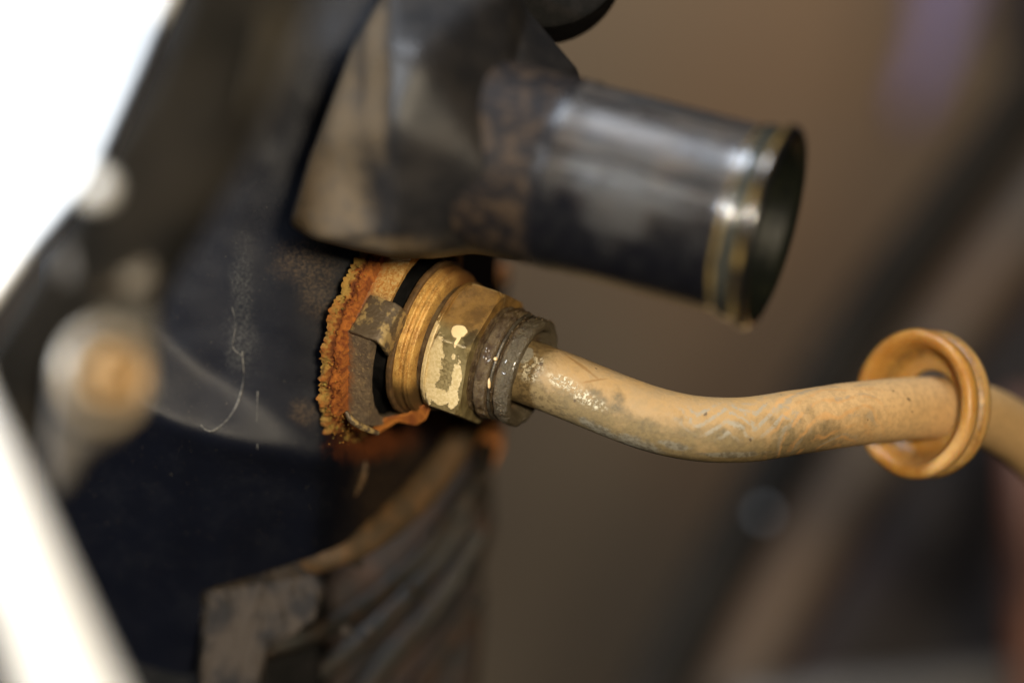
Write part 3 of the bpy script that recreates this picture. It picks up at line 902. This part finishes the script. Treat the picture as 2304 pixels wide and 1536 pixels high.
# ================================================================== grommet
GA = Vector((math.cos(R(44)), math.sin(R(44)), -0.03)).normalized()
GO = P(2050, 908, 10.5)
gr = thing('grommet', 'amber plastic grommet ring with a groove hanging loose on the clay smeared pipe', 'grommet', GO + GA * 3)
gp = [(2.5, 9.6), (2.4, 10.7), (2.0, 11.2), (1.2, 11.45), (0.4, 11.3), (-0.1, 10.8), (-0.1, 10.2), (0.1, 9.6), (0.6, 9.15), (1.4, 8.9), (2.4, 8.6), (3.6, 7.9), (4.3, 7.0), (4.5, 6.1), (4.6, 5.4), (5.0, 5.2), (5.7, 5.4), (5.9, 6.6), (5.8, 8.4), (5.8, 10.2), (5.6, 10.9), (5.0, 11.25), (4.2, 11.25), (3.5, 10.9), (3.1, 10.3), (2.9, 9.6)]
V, F, UV = lathe(gp, GO, GA, 128, disp=0.12, dsc=0.15, closed=True)
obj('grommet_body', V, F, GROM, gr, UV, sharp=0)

# ================================================================== foreground left
V, F = slab([(-250, -250), (470, -250), (400, 0), (330, 160), (215, 420), (60, 600), (-60, 760), (-250, 760)], 4, -55)
o = obj('body_panel', V, F, WHITE, None, bevel=1.2)
tag(o, 'overexposed white painted body panel filling the upper left corner', 'car panel')
br = thing('shroud_strip', 'grimy dark plastic strip running diagonally in front of the black tank', 'shroud', P(250, 500, -96))
V, F = slab([(420, -150, -132), (385, 40, -126), (315, 190, -116), (195, 395, -103), (165, 470, -98), (60, 620, -88), (-40, 800, -78), (-90, 1050, -78), (90, 1010, -78), (150, 900, -78), (330, 740, -80), (380, 640, -86), (470, 490, -96), (565, 330, -107), (680, 60, -125), (750, -150, -132)], 7)
obj('strip_body', V, F, SHROUD, br, bevel=2, seg=3)
V, F = slab([(600, -150, -124), (680, -150, -122), (660, 60, -123), (590, 230, -125), (560, 270, -126), (600, 80, -126)], 3)
obj('tan_edge', V, F, m_simple('tan_grime', (0.055, 0.043, 0.026), (0.035, 0.029, 0.02), .05, .6), br, bevel=1.4)
V, F, UV = lathe([(0, 0.01), (.15, .7), (.7, 1.4), (1.5, 1.75), (6, 1.8)], P(206, 418, -118), Vector((0, 1, 0)), 32)
obj('rivet', V, F, WHITE, br, UV)  # white paint puts a bright highlight on the dome

bo = thing('flange_bolt', 'blurred flanged bolt with tan hex head left of the radiator', 'bolt', P(245, 840, -94))
BA = Vector((0.68, -0.73, -0.02)).normalized()
BO = P(236, 845, -94)
V, F, UV = lathe([(-1.2, 5.0), (-1.1, 6.4), (0, 6.8), (0.7, 6.5), (1.0, 5.9), (0.8, 5.2), (0.2, 4.8)], BO, BA, 64)
obj('washer_flange', V, F, ZINC, bo, UV, sharp=30)
V, F, UV = lathe([(0.25, 5.0), (0.1, 3)], BO, BA, 64)
obj('gap_shade_ring', V, F, DULL, bo, UV)  # dark ring paints in the shadow gap round the head
hb = hexr(3.9, 10)
V, F, UV = lathe([(0.8, 3.9), (3.4, 3.9), (3.9, 3.4), (4.0, 2.6), (3.7, 2.1), (3.7, 0.01)], BO, BA, 96, rmod=lambda a, r, ph: min(r, hb(ph)))
obj('hex_head', V, F, BOLTM, bo, UV, sharp=25)

bk = thing('mounting_bracket', 'small grey steel bracket behind the blurred flange bolt', 'bracket', P(200, 900, -80))
V, F = slab([(175, 575, -90), (250, 560, -90), (335, 590, -88), (352, 700, -84), (340, 900, -84), (265, 990, -86), (195, 1020, -88), (150, 1105, -90), (112, 1120, -90), (95, 1000, -90), (120, 800, -90)], 4)
obj('bracket_plate', V, F, STEEL, bk, bevel=1.2)
V, F, UV = lathe([(-2, 3), (-1.8, 3.8), (1.0, 3.6), (2.2, 2.6), (2.6, .01)], P(205, 600, -92), Vector((.2, -1, .2)), 32)
obj('bracket_stud', V, F, DULL, bk, UV)
V, F, UV = lathe([(-2, 2.5), (-1.8, 3.0), (1.0, 2.6), (1.8, 1.9), (2, .01)], P(300, 618, -91), Vector((.2, -1, .2)), 32)
obj('bracket_stud', V, F, DULL, bk, UV)

V, F, UV = sweep([P(-110, 740, -130), P(-95, 880, -134), P(-62, 1000, -138), P(-6, 1150, -142), P(66, 1340, -146), P(152, 1560, -150), P(215, 1720, -154)], [1.3, 2.2, 2.9, 3.4, 3.8, 4.3, 4.7], 10, 40, flat=.7)
o = obj('support_bar', V, F, WHITE, None, UV, sharp=0)
tag(o, 'glossy white painted support bar slanting through the lower left corner', 'support bar')

# round black cap at the top
V, F, UV = lathe([(0, 0.01), (0, 11.6), (0.3, 12.2), (1.0, 12.45), (24, 12.45), (24, .01)], P(1225, -130, -14), Vector((0.0, 1, 0)), 96)
o = obj('rubber_plug', V, F, BLACK, None, UV, sharp=40)
tag(o, 'round black rubber plug cut off by the top edge above the hose neck', 'plug')

# ================================================================== blurred things behind
def bgpipe(name, pts, r, m, label, cat, group=None):
    V, F, UV = sweep([P(*p) for p in pts], r, 8, 28)
    o = obj(name, V, F, m, None, UV, sharp=0)
    tag(o, label, cat, None, group)
bgpipe('rubber_hose', [(2520, -60, 260), (2320, 220, 260), (2150, 450, 255), (2000, 650, 250), (1850, 880, 250), (1720, 1110, 250), (1600, 1330, 250), (1440, 1640, 250)], 7.6, HOSE, 'blurred dark hose running diagonally behind the amber ring', 'hose')
bgpipe('metal_pipe', [(2520, 240, 330), (2340, 480, 330), (2200, 660, 330), (2050, 880, 330), (1920, 1080, 330), (1790, 1290, 330), (1620, 1620, 330)], 10, PIPE, 'blurred brown metal pipe parallel to the dark hose, on its right', 'pipe')
V, F = slab([(2120, 980), (2260, 760), (2420, 560), (2700, 300), (2700, 1700), (1640, 1700), (1850, 1380), (1990, 1160)], 40, 380)
o = obj('engine_block', V, F, ENGINE, None, bevel=6)
tag(o, 'large dark blurred mass behind the pipes at the lower right', 'engine part')
bgpipe('rusty_pipe', [(2310, 900, 240), (2320, 1100, 235), (2325, 1300, 235), (2330, 1620, 235)], 5.5, REDB, 'blurred red brown pipe standing at the right edge below the amber ring', 'pipe')
V, F = slab([(1650, 1560), (1900, 1528), (2100, 1512), (2420, 1484), (2420, 1620), (1650, 1640)], 12, 240)
o = obj('metal_strip', V, F, STRIP, None, bevel=3)
tag(o, 'pale blurred strip along the bottom right corner', 'strip')
V, F = slab([(2080, -200), (2230, -200), (2180, 40), (2110, 200), (2050, 290), (2030, 240), (2080, 60)], 20, 480)
o = obj('plastic_cover', V, F, LAV, None, bevel=5)
tag(o, 'blurred lavender plastic cover at the top right', 'cover')
V, F = slab([(2270, -300), (2700, -300), (2700, 150), (2330, 200), (2260, 60)], 20, 430)
o = obj('dark_housing', V, F, ENGINE, None, bevel=5)
tag(o, 'blurred dark housing in the top right corner', 'housing')

GLINT = bpy.data.materials.new('glint_glow')  # added glowing dot for a blurred glint, no real lamp
GLINT.use_nodes = True
GLINT.node_tree.nodes['Principled BSDF'].inputs['Base Color'].default_value = (0.1, 0.1, 0.1, 1)
GLINT.node_tree.nodes['Principled BSDF'].inputs['Emission Color'].default_value = (0.85, 0.92, 1.0, 1)
GLINT.node_tree.nodes['Principled BSDF'].inputs['Emission Strength'].default_value = 0.30
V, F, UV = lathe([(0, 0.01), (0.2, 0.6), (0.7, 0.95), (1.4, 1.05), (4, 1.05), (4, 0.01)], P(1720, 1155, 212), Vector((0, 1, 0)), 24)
o = obj('glint_dot', V, F, GLINT, None, UV)
tag(o, 'tiny added glow dot far behind, blurred into a faint round disc below the pipe', 'lamp')
